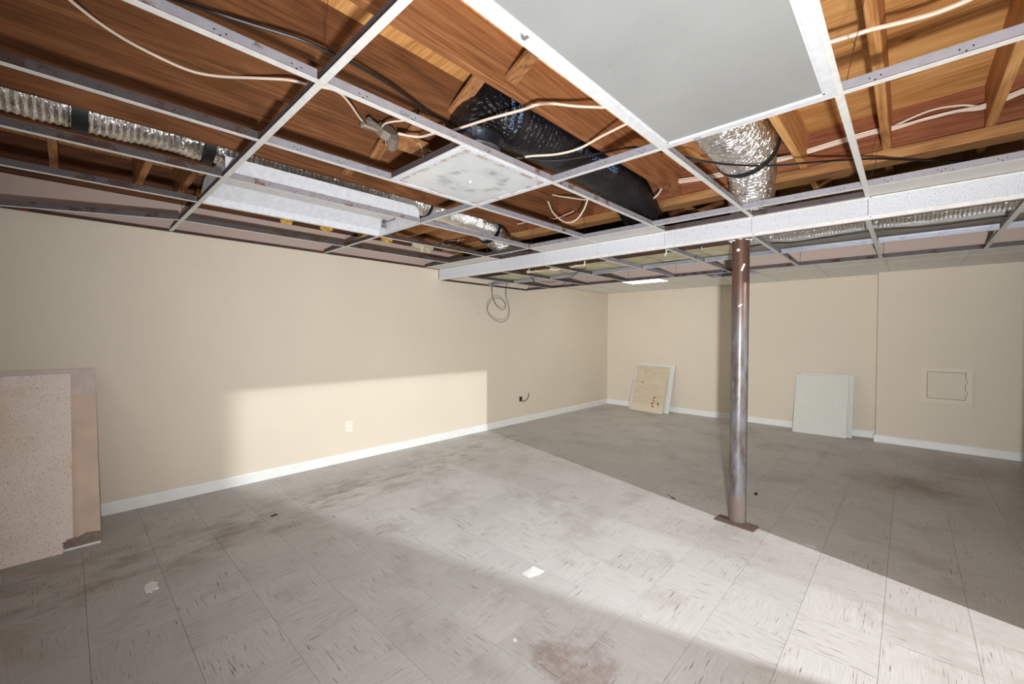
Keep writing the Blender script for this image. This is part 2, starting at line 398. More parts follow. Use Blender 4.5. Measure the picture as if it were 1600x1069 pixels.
# ------------------------------------------------------------------ setting: floor
fl = MB().box(-.12, 8.0, YB-.1, YF+.1, -.12, -.003).build('floor', M['grout'])
tag(fl, 'grey streaked vinyl tile floor with grime and a bright band of light', None, None, 'structure')
T = .3048
def tile_mesh(vert):
    b = MB(); g = .0007; b.box(-T/2+g, T/2-g, -T/2+g, T/2-g, -.0025, 0)
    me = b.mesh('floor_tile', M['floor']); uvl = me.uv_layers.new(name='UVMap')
    for lp in me.loops:
        c = me.vertices[lp.vertex_index].co
        uvl.data[lp.index].uv = (c.y, c.x) if vert else (c.x, c.y)
    return me
tm = [tile_mesh(False), tile_mesh(True)]
cells = []
for i in range(-6, 15):
    for j in range(-9, 24):
        x = 4.252-T/2-T*i; y = .355+T/2+T*j
        if x+T/2 < -.02+.0 or y-T/2 > YF or x-T/2 > 6.0: continue
        d = Vector((x, y, 0))-CAM; dp = d.dot(FW); vis = False
        if dp > .2:
            px = 800+F_PX*d.dot(RT)/dp; py = 534.5-F_PX*d.dot(UP)/dp
            vis = -60 < px < 1660 and py < 1150
        clip = x-T/2 < .0 or y+T/2 > YF-.0
        cells.append((not vis, d.length, x, y, (i+j) % 2, clip))
cells.sort()
rest = MB(); rest_uv = []
cnt = 0
for nv, dl, x, y, k, clip in cells:
    if not nv and cnt < 298 and not clip:
        place('floor_tile', tm[k], (x, y, 0), fl); cnt += 1
    else:
        g = .0007; x0 = max(x-T/2+g, .0); y1 = min(y+T/2-g, YF)
        rest.box(x0, x+T/2-g, y-T/2+g, y1, -.0025, 0); rest_uv.append((x, y, k, random.random()*40))
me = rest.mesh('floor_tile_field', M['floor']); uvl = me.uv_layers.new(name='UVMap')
for p in me.polygons:
    x, y, k, r = rest_uv[p.index//6]
    for li in p.loop_indices:
        c = me.vertices[me.loops[li].vertex_index].co
        uvl.data[li].uv = (c.y-y+r, c.x-x+r) if k else (c.x-x+r, c.y-y+r)
tag(place('floor_tile_field', me, (0, 0, 0), fl), kind='stuff')

# ------------------------------------------------------------------ setting: walls
def struct(name, mb, m, parent=None, label=None):
    o = mb.build(name, m, parent)
    if parent is None: tag(o, label, None, None, 'structure')
    return o
wl = struct('wall_left', MB().box(-.12, 0, YB, YF, 0, ZC-.004), M['wall'], None, 'long beige painted wall with scuffs and an outlet')
MB().box(-.12, -.004, YB, YF, ZC-.004, 2.40).build('bare_drywall_strip', M['drywall'], wl)
MB().box(-.14, -.075, YB, YF, 2.40, ZF).build('rim_board', M['rim'], wl)
struct('wall_far', MB().box(-.12, 4.035, YF, YF+.12, 0, ZC+.2), M['wall_plain'], None, 'plain beige far wall behind the steel post')
struct('wall_far_right', MB().box(4.035, 8.0, YJ, YF+.12, 0, ZC+.2), M['wall_plain'], None, 'beige wall section standing slightly forward with an access panel')
# right wall with doorway and window, both outside the picture
DY0, DY1 = 2.05, 2.974
wr = MB().box(XR, XR+.12, DY1, 4.3, 0, ZF).box(XR, XR+.12, DY0, DY1, 2.14, ZF).box(XR, XR+.12, -.65, DY0, 0, ZF)
wr.box(XR, XR+.12, -2.25, -.65, 0, .85).box(XR, XR+.12, -2.25, -.65, 2.05, ZF).box(XR, XR+.12, YB, -2.25, 0, ZF)
struct('wall_right', wr, M['wall_plain'], None, 'beige right wall with a doorway and a window')
wb = MB().box(-.12, 2.35, YB-.12, YB, 0, ZF).box(4.05, XR+.12, YB-.12, YB, 0, ZF).box(2.35, 4.05, YB-.12, YB, 0, .82).box(2.35, 4.05, YB-.12, YB, 2.0, ZF)
struct('wall_back', wb, M['wall_plain'], None, 'beige back wall with a window')
nr = MB().box(XR+.12, 8.0, 4.2, 4.3, 0, ZF).box(8.0, 8.1, YB, YF, 0, ZF).box(XR+.12, 8.0, .9, 1.0, 0, ZF)
struct('wall_next_room', nr, M['wall_plain'], None, 'walls of the room beyond the doorway')
cl = MB().box(6.0, 6.08, 1.0, 2.484, 0, ZF).box(6.0, 6.08, 2.484, 3.25, 2.4025, ZF).box(6.0, 6.08, 3.25, 4.2, 0, ZF)  # added unseen wall, its opening cut to trim the lamp beam
struct('wall_closet', cl, M['wall_plain'], None, 'closet wall with an opening beyond the doorway')
struct('baseboard_left', MB().prism([(.0, 0), (.014, 0), (.014, .078), (.008, .092), (.0, .092)], 1, YB, YF-.014), M['base'], None, 'white baseboard along the left wall')
struct('baseboard_far', MB().prism([(YF, 0), (YF-.014, 0), (YF-.014, .078), (YF-.008, .092), (YF, .092)], 0, 0, 4.035), M['base'], None, 'white baseboard along the far wall')
struct('baseboard_far_right', MB().prism([(YJ, 0), (YJ-.014, 0), (YJ-.014, .078), (YJ-.008, .092), (YJ, .092)], 0, 4.02, 8.0), M['base'], None, 'white baseboard below the access panel')
for nme, args, lab in (('window_1', (XR+.03, XR+.07, -2.25, -.65, .85, 2.05), 'window in the right wall'),):
    x0, x1, y0, y1, z0, z1 = args; f = .05
    struct(nme, MB().box(x0, x1, y0, y0+f, z0, z1).box(x0, x1, y1-f, y1, z0, z1).box(x0, x1, y0+f, y1-f, z0, z0+f).box(x0, x1, y0+f, y1-f, z1-f, z1).box(x0, x1, (y0+y1)/2-.02, (y0+y1)/2+.02, z0+f, z1-f), M['base'], None, lab)
x0, x1, z0, z1, f = 2.35, 4.05, .82, 2.0, .05
struct('window_2', MB().box(x0, x0+f, YB-.08, YB-.04, z0, z1).box(x1-f, x1, YB-.08, YB-.04, z0, z1).box(x0+f, x1-f, YB-.08, YB-.04, z0, z0+f).box(x0+f, x1-f, YB-.08, YB-.04, z1-f, z1).box(3.18, 3.22, YB-.08, YB-.04, z0+f, z1-f), M['base'], None, 'window in the back wall')

# ------------------------------------------------------------------ setting: ceiling framing
ce = empty('ceiling', (2.4, 2.2, ZF), 'open joist ceiling of brown pine with plywood above', None, None, 'structure')
for i in range(7):                                     # plywood sheets, long side across the joists
    y0 = -3.1+1.22*i
    for x0, x1 in ((-.12, 2.178), (2.178, 4.617), (4.617, 8.1)):
        if y0 < YF: MB().box(x0+.001, x1-.001, y0+.001, min(y0+1.218, YF+.1), ZF, ZF+.018).build('subfloor_sheet', M['ply'], ce)
MB().box(-.12, 8.1, 5.43, YF+.12, ZF, ZF+.018).build('subfloor_sheet', M['ply'], ce)
JD = [-.705, -.299, .107, .514, .925, 1.347, 1.755, 2.163, 2.569, 2.968, 3.360]
JX = [CAM.x-d for d in JD]
YG = 3.367                                             # girder face
for k, x in enumerate(JX):
    w = .0195; jm = M['joist_pale' if k < 4 else 'joist' if k < 6 else 'joist_dark']  # wood tone carries the light: paler right, shaded and partly stained left
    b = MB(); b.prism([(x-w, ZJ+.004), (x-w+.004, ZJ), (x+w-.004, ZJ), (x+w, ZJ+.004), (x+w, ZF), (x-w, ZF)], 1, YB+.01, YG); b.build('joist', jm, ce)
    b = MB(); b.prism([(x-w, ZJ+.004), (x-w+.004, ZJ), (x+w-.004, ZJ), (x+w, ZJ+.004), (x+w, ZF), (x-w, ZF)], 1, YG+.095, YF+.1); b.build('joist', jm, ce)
MB().box(-.07, 6.0, YG, YG+.045, ZJ, ZF).build('girder_ply', M['girder'], ce)
MB().box(-.07, 6.0, YG+.047, YG+.092, ZJ, ZF).build('girder_ply', M['girder'], ce)
MB().box(-.07, 6.0, YG-.037, YG+.092, ZJ-.064, ZJ-.001).build('ledger', M['joist_x'], ce)
for y in (-1.7, -1.29, -.88, -.47, -.05, .375, .62, 1.03, 1.44, 1.85, 2.26, 2.67, 3.08):
    MB().box(-.07, JX[-1]-.021, y-.019, y+.019, ZJ, ZF-.001).build('lookout', M['brace'], ce)
for k in range(2, len(JX)-1):                          # cross bridging, one pair per bay
    xa, xb = JX[k+1]+.02, JX[k]-.02
    for lo, y in ((1, 1.375),):
        za, zb = (ZJ+.03, ZF-.03) if lo else (ZF-.03, ZJ+.03)
        dv = Vector((xb-xa, 0, zb-za)); L = dv.length; dv.normalize()
        nv = Vector((-dv.z, 0, dv.x))
        MB().obox(((xa+xb)/2, y, (za+zb)/2), dv*(L/2-.012), (0, .032, 0), nv*.0095).build('bridging', M['brace'], ce)

# ------------------------------------------------------------------ suspended grid
def tee(length, along, web='web', holes=True, hgt=.038):
    b = MB(); L = length; h = .0125
    def bx(u0, u1, v0, v1, z0, z1, m):
        if along == 'Y': b.box(v0, v1, u0, u1, z0, z1, m)
        else: b.box(u0, u1, v0, v1, z0, z1, m)
    bx(0, L, -h, h, 0, .0016, 0)
    bx(0, L, -.0013, .0013, .0016, hgt, 1)
    bx(0, L, -.0032, .0032, hgt-.007, hgt, 1)
    if holes:
        u = .13
        while u < L-.05:
            for du, zz in ((-.014, .021), (.014, .021), (0, .012)):
                bx(u+du-.0022, u+du+.0022, -.0016, .0016, zz-.0022, zz+.0022, 2)
            u += .2
    return b.mesh('tee', [M['tee'], M[web], M['hole']])
def put_tee(name, parent, x, y, z, L, along, web='web', holes=True):
    return place(name, tee(L, along, web, holes), (x, y, z), parent)

G = empty('ceiling_grid', (2.4, .6, ZC), 'white and rusty suspended ceiling grid, mostly empty of tiles, below joists', 'ceiling grid')
for j in (-1, 0, 1, 2):
    # main runners lie across the room, in two lengths
    x1 = A(1)-.3
    dark = 'webdark' if j in (0, -1) else 'web'
    put_tee('main_tee', G, .003, B(j), ZC, A(4)-.003, 'X', 'webdark')
    put_tee('main_tee', G, A(4), B(j), ZC, XR-.003-A(4), 'X', dark)
for j in (-2, -1, 0, 1, 2):
    for i in range(-1, 7):
        y0 = B(j)+.0135; L = 1.2192-.027
        if j == -2: y0 = YB+.003; L = B(-1)-.0135-y0
        if j == 2: L = YST-.002-y0
        if i == 6 and j == -1: continue                # the loose one, below
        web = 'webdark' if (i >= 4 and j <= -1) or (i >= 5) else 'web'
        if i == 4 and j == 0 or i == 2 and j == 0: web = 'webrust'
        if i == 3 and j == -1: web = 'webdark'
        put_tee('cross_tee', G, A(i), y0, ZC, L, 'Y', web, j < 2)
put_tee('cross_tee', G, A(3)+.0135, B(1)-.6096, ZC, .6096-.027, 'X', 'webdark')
def wall_angle(x0, x1, y0, y1, z, n, t=.022):
    b = MB()
    if n == '+x': b.box(x0, x0+.0015, y0, y1, z, z+t).box(x0, x0+t, y0, y1, z-.0015, z)
    if n == '-x': b.box(x0-.0015, x0, y0, y1, z, z+t).box(x0-t, x0, y0, y1, z-.0015, z)
    if n == '+y': b.box(x0, x1, y0, y0+.0015, z, z+t).box(x0, x1, y0, y0+t, z-.0015, z)
    if n == '-y': b.box(x0, x1, y0-.0015, y0, z, z+t).box(x0, x1, y0-t, y0, z-.0015, z)
    return b
wall_angle(.001, 0, YB, YST-.005, ZC, '+x').build('wall_angle', M['angle_dark'], G)
wall_angle(XR-.001, 0, YB, YST-.005, ZC, '-x').build('wall_angle', M['tee'], G)
wall_angle(0, XR, YB+.001, 0, ZC, '+y').build('wall_angle', M['tee'], G)
def hanger(parent, x, y, z, top, lean=(0, 0)):
    b = MB(); p = []
    for k in range(9):
        t = k/8; p.append((x+lean[0]*t+random.uniform(-.002, .002), y+lean[1]*t+random.uniform(-.002, .002), z+(top-z)*t))
    b.tube(p, .0011, 5)
    mid = p[3]; b.tube([(mid[0]-.004, mid[1], mid[2]-.01), (mid[0]+.004, mid[1], mid[2]), (mid[0]-.003, mid[1], mid[2]+.014)], .0012, 5)
    b.build('hanger_wire', M['wire'], parent)
for j, i, l in ((1, 0, (.05, -.02)), (1, 1, (-.08, .03)), (1, 4, (.04, .02)), (1, 6, (.02, 0)), (2, 0, (.05, .03)), (2, 1, (-.04, .02)), (2, 2, (.1, .05)), (2, 3, (-.06, .04)), (2, 4, (.05, 0)), (2, 5, (.03, .02)), (0, 2, (.04, 0)), (0, 5, (.02, .03)), (0, 6, (.02, 0))):
    hanger(G, A(i)+.02, B(j), ZC+.034, ZJ+.03, l)
# loose tee hanging down beside the left wall
lt = place('loose_tee', tee(1.19, 'Y', 'webdark'), (A(6), B(0)-.014, ZC))
lt.rotation_euler = (math.radians(-5.6), 0, math.pi)
tag(lt, 'loose dark ceiling tee sagging against the left wall near the leaning boards', 'ceiling tee')

# filler panels in the narrow gap before the soffit
def panel(x0, x1, y0, y1, z, m, th=.012): return MB().box(x0, x1, y0, y1, z, z+th)
for (x0, x1, lab) in ((.004, A(6)-.013, 'short white filler panel in the ceiling corner at the left wall'),
                      (A(6)+.013, A(5)-.003, 'white filler panel beside the left corner, next to the open gap'),
                      (A(4)+.003, A(3)-.003, 'white filler panel right of the open gap above the soffit'),
                      (A(3)+.003, A(2)-.003, 'white filler panel ending left of the steel post'),
                      (A(0)+.003, A(-1)-.003, 'white filler panel at the upper right above the speckled soffit')):
    tag(panel(x0, x1, B(2)+.004, YST-.003, ZC+.0017, None).build('filler_panel', M['filler']), lab, 'ceiling panel', 'filler panels along the soffit')

# ------------------------------------------------------------------ soffit face and soffit grid
SF = empty('soffit_fascia', (2.4, YST, ZS), 'white speckled drop face of the soffit running across the ceiling', 'soffit')
edges = [.0] + [A(i) for i in range(6, -2, -1)] + [XR]
for a, b_ in zip(edges[:-1], edges[1:]):
    MB().box(a+.0012, b_-.0012, YST, YST+.014, ZS+.004, ZC-.0005).build('fascia_panel', M['fascia'], SF)
MB().box(0, XR, YST-.0025, YST, ZC-.012, ZC).box(0, XR, YST-.0025, YST+.0, ZC-.0018, ZC).build('top_angle', M['tee'], SF)
MB().box(0, XR, YST-.003, YST-.0005, ZS, ZS+.020).box(0, XR, YST-.003, YST+.022, ZS-.0018, ZS).build('bottom_angle', M['tee'], SF)
MB().box(.0, .003, YST-.006, YST+.02, ZS-.0018, ZC).build('end_angle', M['angle_dark'], SF)
for i in (0, 1):   # little rivets at the seams
    for zz in (ZS+.012, ZC-.007):
        MB().cyl((A(i)+.012, YST-.004, zz), (A(i)+.012, YST-.002, zz), .003, seg=8).build('rivet', M['hole'], SF)
tw = place('backing_tee', tee(XR-.01, 'X', 'webdark'), (.005, YST+.013, ZC+.002), SF)
GS = empty('soffit_grid', (2.4, 4.1, ZS), 'lower open ceiling grid under the ductwork behind the soffit face', 'ceiling grid')
put_tee('main_tee', GS, .003, YD, ZS, XR-.006, 'X', 'webdark')
xs = [.003]+[A(i) for i in range(6, -2, -1)]
for k in range(len(xs)-1):
    put_tee('silver_tee', GS, xs[k]+(.0135 if k else 0), YSI, ZS, xs[k+1]-xs[k]-(.027 if k else .0135), 'X', 'silver' if k >= 2 else 'web', True)
put_tee('silver_tee', GS, A(-1)+.0135, YSI, ZS, XR-.005-A(-1)-.0135, 'X', 'silver', True)
for i in range(-1, 7):
    put_tee('cross_tee', GS, A(i), YST+.023, ZS, YD-.0135-YST-.023, 'Y', 'web' if i < 4 else 'webdark', False)
    hanger(GS, A(i)+.015, YD, ZS+.035, 2.34)
wall_angle(.001, 0, YST+.03, YD, ZS, '+x').build('wall_angle', M['angle_dark'], GS)
MB().box(.0, XR, YD+.02, YD+.032, ZS+.04, ZC+.1).build('far_side_drywall', M['drywall'], GS)

# ------------------------------------------------------------------ far ceiling: tiles, grid, lit lamp
Y5, Y6 = 5.02, 6.239
GF = empty('far_ceiling_grid', (2.4, 6.2, ZC), 'pale closed ceiling grid along the far wall', 'ceiling grid')
put_tee('main_tee', GF, .003, Y6, ZC, 4.03, 'X', 'web', False)
put_tee('main_tee', GF, 4.04, Y6, ZC, 1.2, 'X', 'web', False)
put_tee('main_tee', GF, .003, Y5, ZC, 5.2, 'X', 'web', False)
for i in range(-1, 7):
    put_tee('cross_tee', GF, A(i), Y5+.0135, ZC, Y6-Y5-.027, 'Y', 'web', False)
    put_tee('cross_tee', GF, A(i), Y6+.0135, ZC, (YF if i > 0 else YJ)-Y6-.016, 'Y', 'web', False)
wall_angle(0, 4.03, YF-.001, 0, ZC, '-y').build('wall_angle', M['tee'], GF)
wall_angle(4.04, 5.3, YJ-.001, 0, ZC, '-y').build('wall_angle', M['tee'], GF)
wall_angle(.001, 0, YD+.05, YF-.03, ZC, '+x').build('wall_angle', M['tee'], GF)
cx = [.003]+[A(i) for i in range(6, -2, -1)]+[5.3]
for r, (y0, y1) in enumerate(((Y5, Y6), (Y6, YF))):
    for k in range(len(cx)-1):
        a, b_ = cx[k], cx[k+1]
        if r == 0 and k == 4: continue                 # open bay left of the post
        if r == 0 and k == 2: continue                 # lamp
        yy1 = y1 if r == 0 or b_ < 4.2 else YJ
        o = MB().box(a+.004, b_-.004, y0+.004, yy1-.004, ZC+.0018, ZC+.016).build('ceiling_tile', M['ctile'])
        tag(o, 'pale acoustic tile in the closed ceiling strip along the far wall', 'ceiling tile', 'tiles of the closed far ceiling')
LF = empty('lit_ceiling_light', ((A(4)+A(5))/2, (Y5+Y6)/2, ZC), 'lit white panel light in the far ceiling near the corner', 'ceiling light')
MB().box(A(5)+.004, A(4)-.004, Y5+.004, Y6-.004, ZC+.07, ZC+.08).box(A(5)+.004, A(5)+.012, Y5+.004, Y6-.004, ZC+.006, ZC+.07).box(A(4)-.012, A(4)-.004, Y5+.004, Y6-.004, ZC+.006, ZC+.07).build('housing', M['white'], LF)
MB().box(A(5)+.004, A(4)-.004, Y5+.004, Y6-.004, ZC+.0018, ZC+.0055).build('lens', M['lit'], LF)

# ------------------------------------------------------------------ big grey-lens troffer overhead
def troffer_box(x0, x1, y0, y1, zb, zt, t=.002):
    return MB().box(x0, x1, y0, y1, zt-t, zt).box(x0, x0+t, y0, y1, zb, zt-t).box(x1-t, x1, y0, y1, zb, zt-t).box(x0+t, x1-t, y0, y0+t, zb, zt-t).box(x0+t, x1-t, y1-t, y1, zb, zt-t)
x0, x1, y0, y1 = A(1)+.003, A(0)-.003, B(0)+.003, B(1)-.003
TL = empty('troffer_light', ((x0+x1)/2, (y0+y1)/2, ZC), 'unlit ceiling light with wide grey ribbed lens and white frame overhead', 'ceiling light')
troffer_box(x0+.02, x1-.02, y0+.02, y1-.02, ZC+.006, ZC+.11).build('housing', M['white'], TL)
f = .030
fr = MB()
for a in ((x0, x0+f, y0, y1), (x1-f, x1, y0, y1), (x0+f, x1-f, y0, y0+f), (x0+f, x1-f, y1-f, y1)):
    fr.box(*a, ZC-.0035, ZC+.005)
fr.box(x0+f, x0+f+.008, y0+f, y1-f, ZC-.001, ZC+.005).box(x1-f-.008, x1-f, y0+f, y1-f, ZC-.001, ZC+.005)
fr.box(x0+f, x1-f, y0+f, y0+f+.008, ZC-.001, ZC+.005).box(x0+f, x1-f, y1-f-.008, y1-f, ZC-.001, ZC+.005)
fr.build('door_frame', M['white'], TL)
MB().box(x0+f+.006, x1-f-.006, y0+f+.006, y1-f-.006, ZC+.0015, ZC+.004).build('lens', M['lens'], TL)
MB().box(x0+.006, x0+.026, .86, .872, ZC-.0055, ZC-.0035).cyl((x0+.012, .86, ZC-.006), (x0+.02, .845, ZC-.006), .004, seg=8).build('latch', M['clipmetal'], TL)
MB().box(x0+.13, x0+.16, y1-.012, y1-.004, ZC-.0055, ZC-.0035).build('latch', M['clipmetal'], TL)

# ------------------------------------------------------------------ open troffer without lens
x0, x1, y0, y1 = A(5)+.004, A(4)-.004, B(0)+.004, B(1)-.004
TO = empty('open_troffer', ((x0+x1)/2, (y0+y1)/2, ZC), 'open white fluorescent trough fixture without tubes or lens, rusty edges', 'ceiling light')
zt = ZC+.125; c0, c1 = x0+.10, x1-.10
out = MB()                                            # pan: sloped sides, flat top, thin sheet
prof = [(x0, ZC+.004), (x0+.006, ZC+.05), (c0, zt-.01), (c0+.02, zt), (c1-.02, zt), (c1, zt-.01), (x1-.006, ZC+.05), (x1, ZC+.004)]
inn = [(p[0]+(.003 if p[0] < (x0+x1)/2 else -.003), p[1]-.003) for p in prof]
out.prism(prof+inn[::-1], 1, y0, y1); out.build('reflector_pan', M['white'], TO)
for s, ya in ((1, y0), (-1, y1)):
    b = MB(); b.prism(inn, 1, ya, ya+.003*s); b.build('end_plate', M['white'], TO)
# outer housing wall facing the room, just inside the runner
b = MB(); yy0, yy1 = y0, y1-.012; ht = .118
pts = [(yy0, ZC+.004), (yy1, ZC+.004), (yy1, ZC+.085), (yy1-.008, ZC+.102), (yy1-.028, ZC+ht), (yy0, ZC+ht)]
b.prism(pts, 0, x1+.0, x1+.002); b.build('side_panel', M['white'], TO)
MB().box(x1-.012, x1, y0, y1, ZC+.0018, ZC+.0035).build('rusty_flange', M['whiterust'], TO)
MB().prism([((x0+x1)/2-.07, zt-.003), ((x0+x1)/2-.05, zt-.05), ((x0+x1)/2+.05, zt-.05), ((x0+x1)/2+.07, zt-.003)], 1, y0+.03, y1-.03).build('ballast_cover', M['white'], TO)
for xx in (x0+.13, x1-.13):
    for yy in (y0+.025, y1-.025):
        MB().box(xx-.014, xx+.014, yy-.012, yy+.012, ZC+.045, zt-.02).cyl((xx, yy-.016, ZC+.055), (xx, yy+.016, ZC+.055), .014, seg=10).build('lamp_holder', M['boxsteel'], TO)
MB().tube(smoothpath([(x0+.2, y1-.06, ZC+.07), (x0+.26, y1-.10, ZC+.05), (x0+.33, y1-.05, ZC+.07), (x0+.4, y1-.09, ZC+.055), (x0+.45, y1-.05, ZC+.08)]), .003, 6).build('loose_lead', M['rubber'], TO)

# ------------------------------------------------------------------ air diffuser
x0, x1, y0, y1 = A(3)+.003, A(2)-.003, B(1)-.6096+.003, B(1)-.003
DF = empty('air_diffuser', ((x0+x1)/2, (y0+y1)/2, ZC), 'dirty white square air diffuser with round dust ring and rusty edges', 'air vent')
fr = MB(); f = .022
for a in ((x0, x0+f, y0, y1), (x1-f, x1, y0, y1), (x0+f, x1-f, y0, y0+f), (x0+f, x1-f, y1-f, y1)): fr.box(*a, ZC-.002, ZC+.012)
fr.build('frame', M['whiterust'], DF)
MB().box(x0+f, x1-f, y0+f, y1-f, ZC+.001, ZC+.006).build('perforated_face', M['diff'], DF)
cxd, cyd = (x0+x1)/2, (y0+y1)/2
MB().prism([(x0+.03, ZC+.006), (x1-.03, ZC+.006), (cxd+.16, ZC+.075), (cxd-.16, ZC+.075)], 1, y0+.06, y1-.06).build('plenum', M['galv'], DF)
cb = MB(); prof = [(ZC+.075, .145), (ZC+.10, .14), (ZC+.115, .128), (ZC+.15, .126), (ZC+.165, .132), (ZC+.18, .126), (ZC+.25, .124)]
cb.tube([(cxd+.01, cyd+.02, z) for z, r in prof], [r for z, r in prof], 28); cb.build('collar', M['galv'], DF, True)
MB().cyl((cxd+.0, cyd-.01, ZC-.001), (cxd, cyd-.01, ZC-.009), .007, .004, seg=8).build('screw', M['paper'], DF)

# ------------------------------------------------------------------ ducts
def ridged(path, r, pitch, amp, seg=28, wobble=.035, seed=1):
    rng = random.Random(seed); ph = [rng.uniform(0, 6.28) for _ in range(6)]
    P = smoothpath(path, 12)
    # resample evenly
    L = [0]
    for a, b in zip(P[:-1], P[1:]): L.append(L[-1]+(b-a).length)
    n = int(L[-1]/(pitch/5)); Q = []; k = 0
    for i in range(n+1):
        s = L[-1]*i/n
        while k < len(L)-2 and L[k+1] < s: k += 1
        t = (s-L[k])/max(1e-6, L[k+1]-L[k]); Q.append(P[k].lerp(P[k+1], t))
    def wob(i, a):
        s = L[-1]*i/n
        return 1+amp*math.sin(2*math.pi*s/pitch + a + .5*math.sin(3*a+ph[0])) + wobble*(math.sin(a*2+s*9+ph[1])*.5+math.sin(a*3-s*17+ph[2])*.35+math.sin(a*5+s*41+ph[3])*.25)
    b = MB(); b.tube(Q, r, seg, 0, True, wob); return b, Q
def strap(Q, frac, r, w, name, parent, m=None):
    i = int(frac*(len(Q)-1)); t = (Q[min(i+2, len(Q)-1)]-Q[max(i-2, 0)]).normalized()
    b = MB(); b.tube([Q[i]-t*w/2, Q[i]+t*w/2], r, 28, 0, True); return b.build(name, m or M['strap'], parent, True)
xb = 2.755
bp = [(cxd+.01, cyd+.02, 2.40), (cxd+.02, cyd+.025, 2.47), (cxd+.05, cyd+.08, 2.535), (cxd+.10, cyd+.22, 2.545), (xb-.02, 2.05, 2.53), (xb, 2.5, 2.51), (xb-.01, 2.9, 2.465), (xb-.05, 3.2, 2.385), (xb-.08, 3.42, 2.31), (xb-.08, 3.635, 2.29)]
b, Q = ridged(bp, .152, .03, .012, 32, .03, 3)
FD = empty('flex_duct', (cxd, cyd, 2.40), 'black plastic insulated flex duct bending from the diffuser towards the post', 'duct')
b.build('sleeve', M['black'], FD, True)
strap(Q, .13, .158, .03, 'tape_band', FD)
hook = smoothpath([on(1003, 318, 1, 3.12), on(1015, 314, 1, 3.12), on(1027, 305, 1, 3.14), on(1034, 294, 1, 3.16)], 6)
MB().tube(hook, .006, 6).build('hanger_strap', M['nm'], FD)
# print on the sleeve
def wrap_text(txt, size, along, centre, axisdir, updir, r, parent, spin=0.0):
    cu = bpy.data.curves.new('print', 'FONT'); cu.body = txt; cu.size = size; cu.align_x = 'CENTER'; cu.align_y = 'CENTER'; cu.resolution_u = 2
    to = bpy.data.objects.new('print', cu); COL.objects.link(to)
    bpy.context.view_layer.update()
    me = bpy.data.meshes.new_from_object(to.evaluated_get(bpy.context.evaluated_depsgraph_get()))
    bpy.data.objects.remove(to)
    bm = bmesh.new(); bm.from_mesh(me)
    bmesh.ops.subdivide_edges(bm, edges=[e for e in bm.edges if e.calc_length() > size*.3], cuts=1)
    ax = Vector(axisdir).normalized(); up = Vector(updir); up = (up-ax*up.dot(ax)).normalized(); sd = up.cross(ax); c = Vector(centre)
    for v in bm.verts:
        if along: u, w = v.co.x, v.co.y
        else: u, w = v.co.y, -v.co.x
        a = w/r+spin; v.co = c+ax*u+(up*math.cos(a)+sd*math.sin(a))*r
    bm.to_mesh(me); bm.free(); me.materials.clear(); me.materials.append(M['letters'])
    o = bpy.data.objects.new('lettering', me); COL.objects.link(o); o.parent = parent; o.location = -root_loc(parent); return o
view = lambda p: (CAM-Vector(p))
pA = Vector((xb-.005, 2.3, 2.52)); axA = Vector((.05, 1, -.05))
wrap_text('UP  AIR DUCT \u00b7 SIZED', .045, True, pA, axA, view(pA), .160, FD, .18)
pB = Vector((cxd+.075, cyd+.12, 2.535)); axB = Vector((.25, .8, .1))
wrap_text('AIR DUCT', .032, False, pB, axB, view(pB), .166, FD, .1)
wrap_text('CLASS 1', .032, False, pB+axB.normalized()*.045, axB, view(pB), .166, FD, .1)

# foil flex in the bay above the post
fx = (JX[3]+JX[4])/2
fp = [(fx-.03, 1.2, 2.56), (fx-.03, 1.9, 2.555), (fx-.02, 2.5, 2.53), (fx-.01, 2.85, 2.495)]
fp2 = [(fx-.01, 2.86, 2.490), (fx-.03, 3.05, 2.435), (fx-.08, 3.25, 2.36), (fx-.12, 3.42, 2.30), (fx-.13, 3.64, 2.29)]
FR = empty('flex_duct', (fx, 2.4, 2.5), 'silver foil flex duct above the steel post with black taped joint', 'duct')
b, Q1 = ridged(fp, .172, .026, .022, 48, .03, 5); b.build('sleeve', M['foil'], FR, True)
b, Q2 = ridged(fp2, .138, .03, .03, 48, .07, 6); b.build('outlet_sleeve', M['foil2'], FR, True)
strap(Q1, .985, .184, .035, 'tape_band', FR)
# foil flex along the left bay
lx = (JX[9]+JX[10])/2
lp = [(lx, -2.2, 2.555), (lx, -.9, 2.55), (lx, 0, 2.55), (lx, .62, 2.55)]
lp2 = [(lx, .63, 2.55), (lx-.01, 1.4, 2.545), (lx-.01, 2.3, 2.54), (lx-.02, 2.75, 2.52), (lx-.05, 3.05, 2.45), (lx-.1, 3.3, 2.36), (lx-.14, 3.63, 2.30)]
FL = empty('flex_duct', (lx, .6, 2.5), 'long silver foil flex duct between dark joists near the left wall', 'duct')
b, Q3 = ridged(lp, .128, .028, .028, 40, .06, 8); b.build('sleeve', M['foil'], FL, True)
b, Q4 = ridged(lp2, .13, .028, .03, 40, .06, 9); b.build('sleeve', M['foil2'], FL, True)
strap(Q3, .995, .144, .05, 'tape_band', FL); strap(Q3, .80, .144, .06, 'tape_band', FL); strap(Q4, .80, .147, .035, 'tape_band', FL); strap(Q4, .52, .147, .02, 'tape_band', FL)

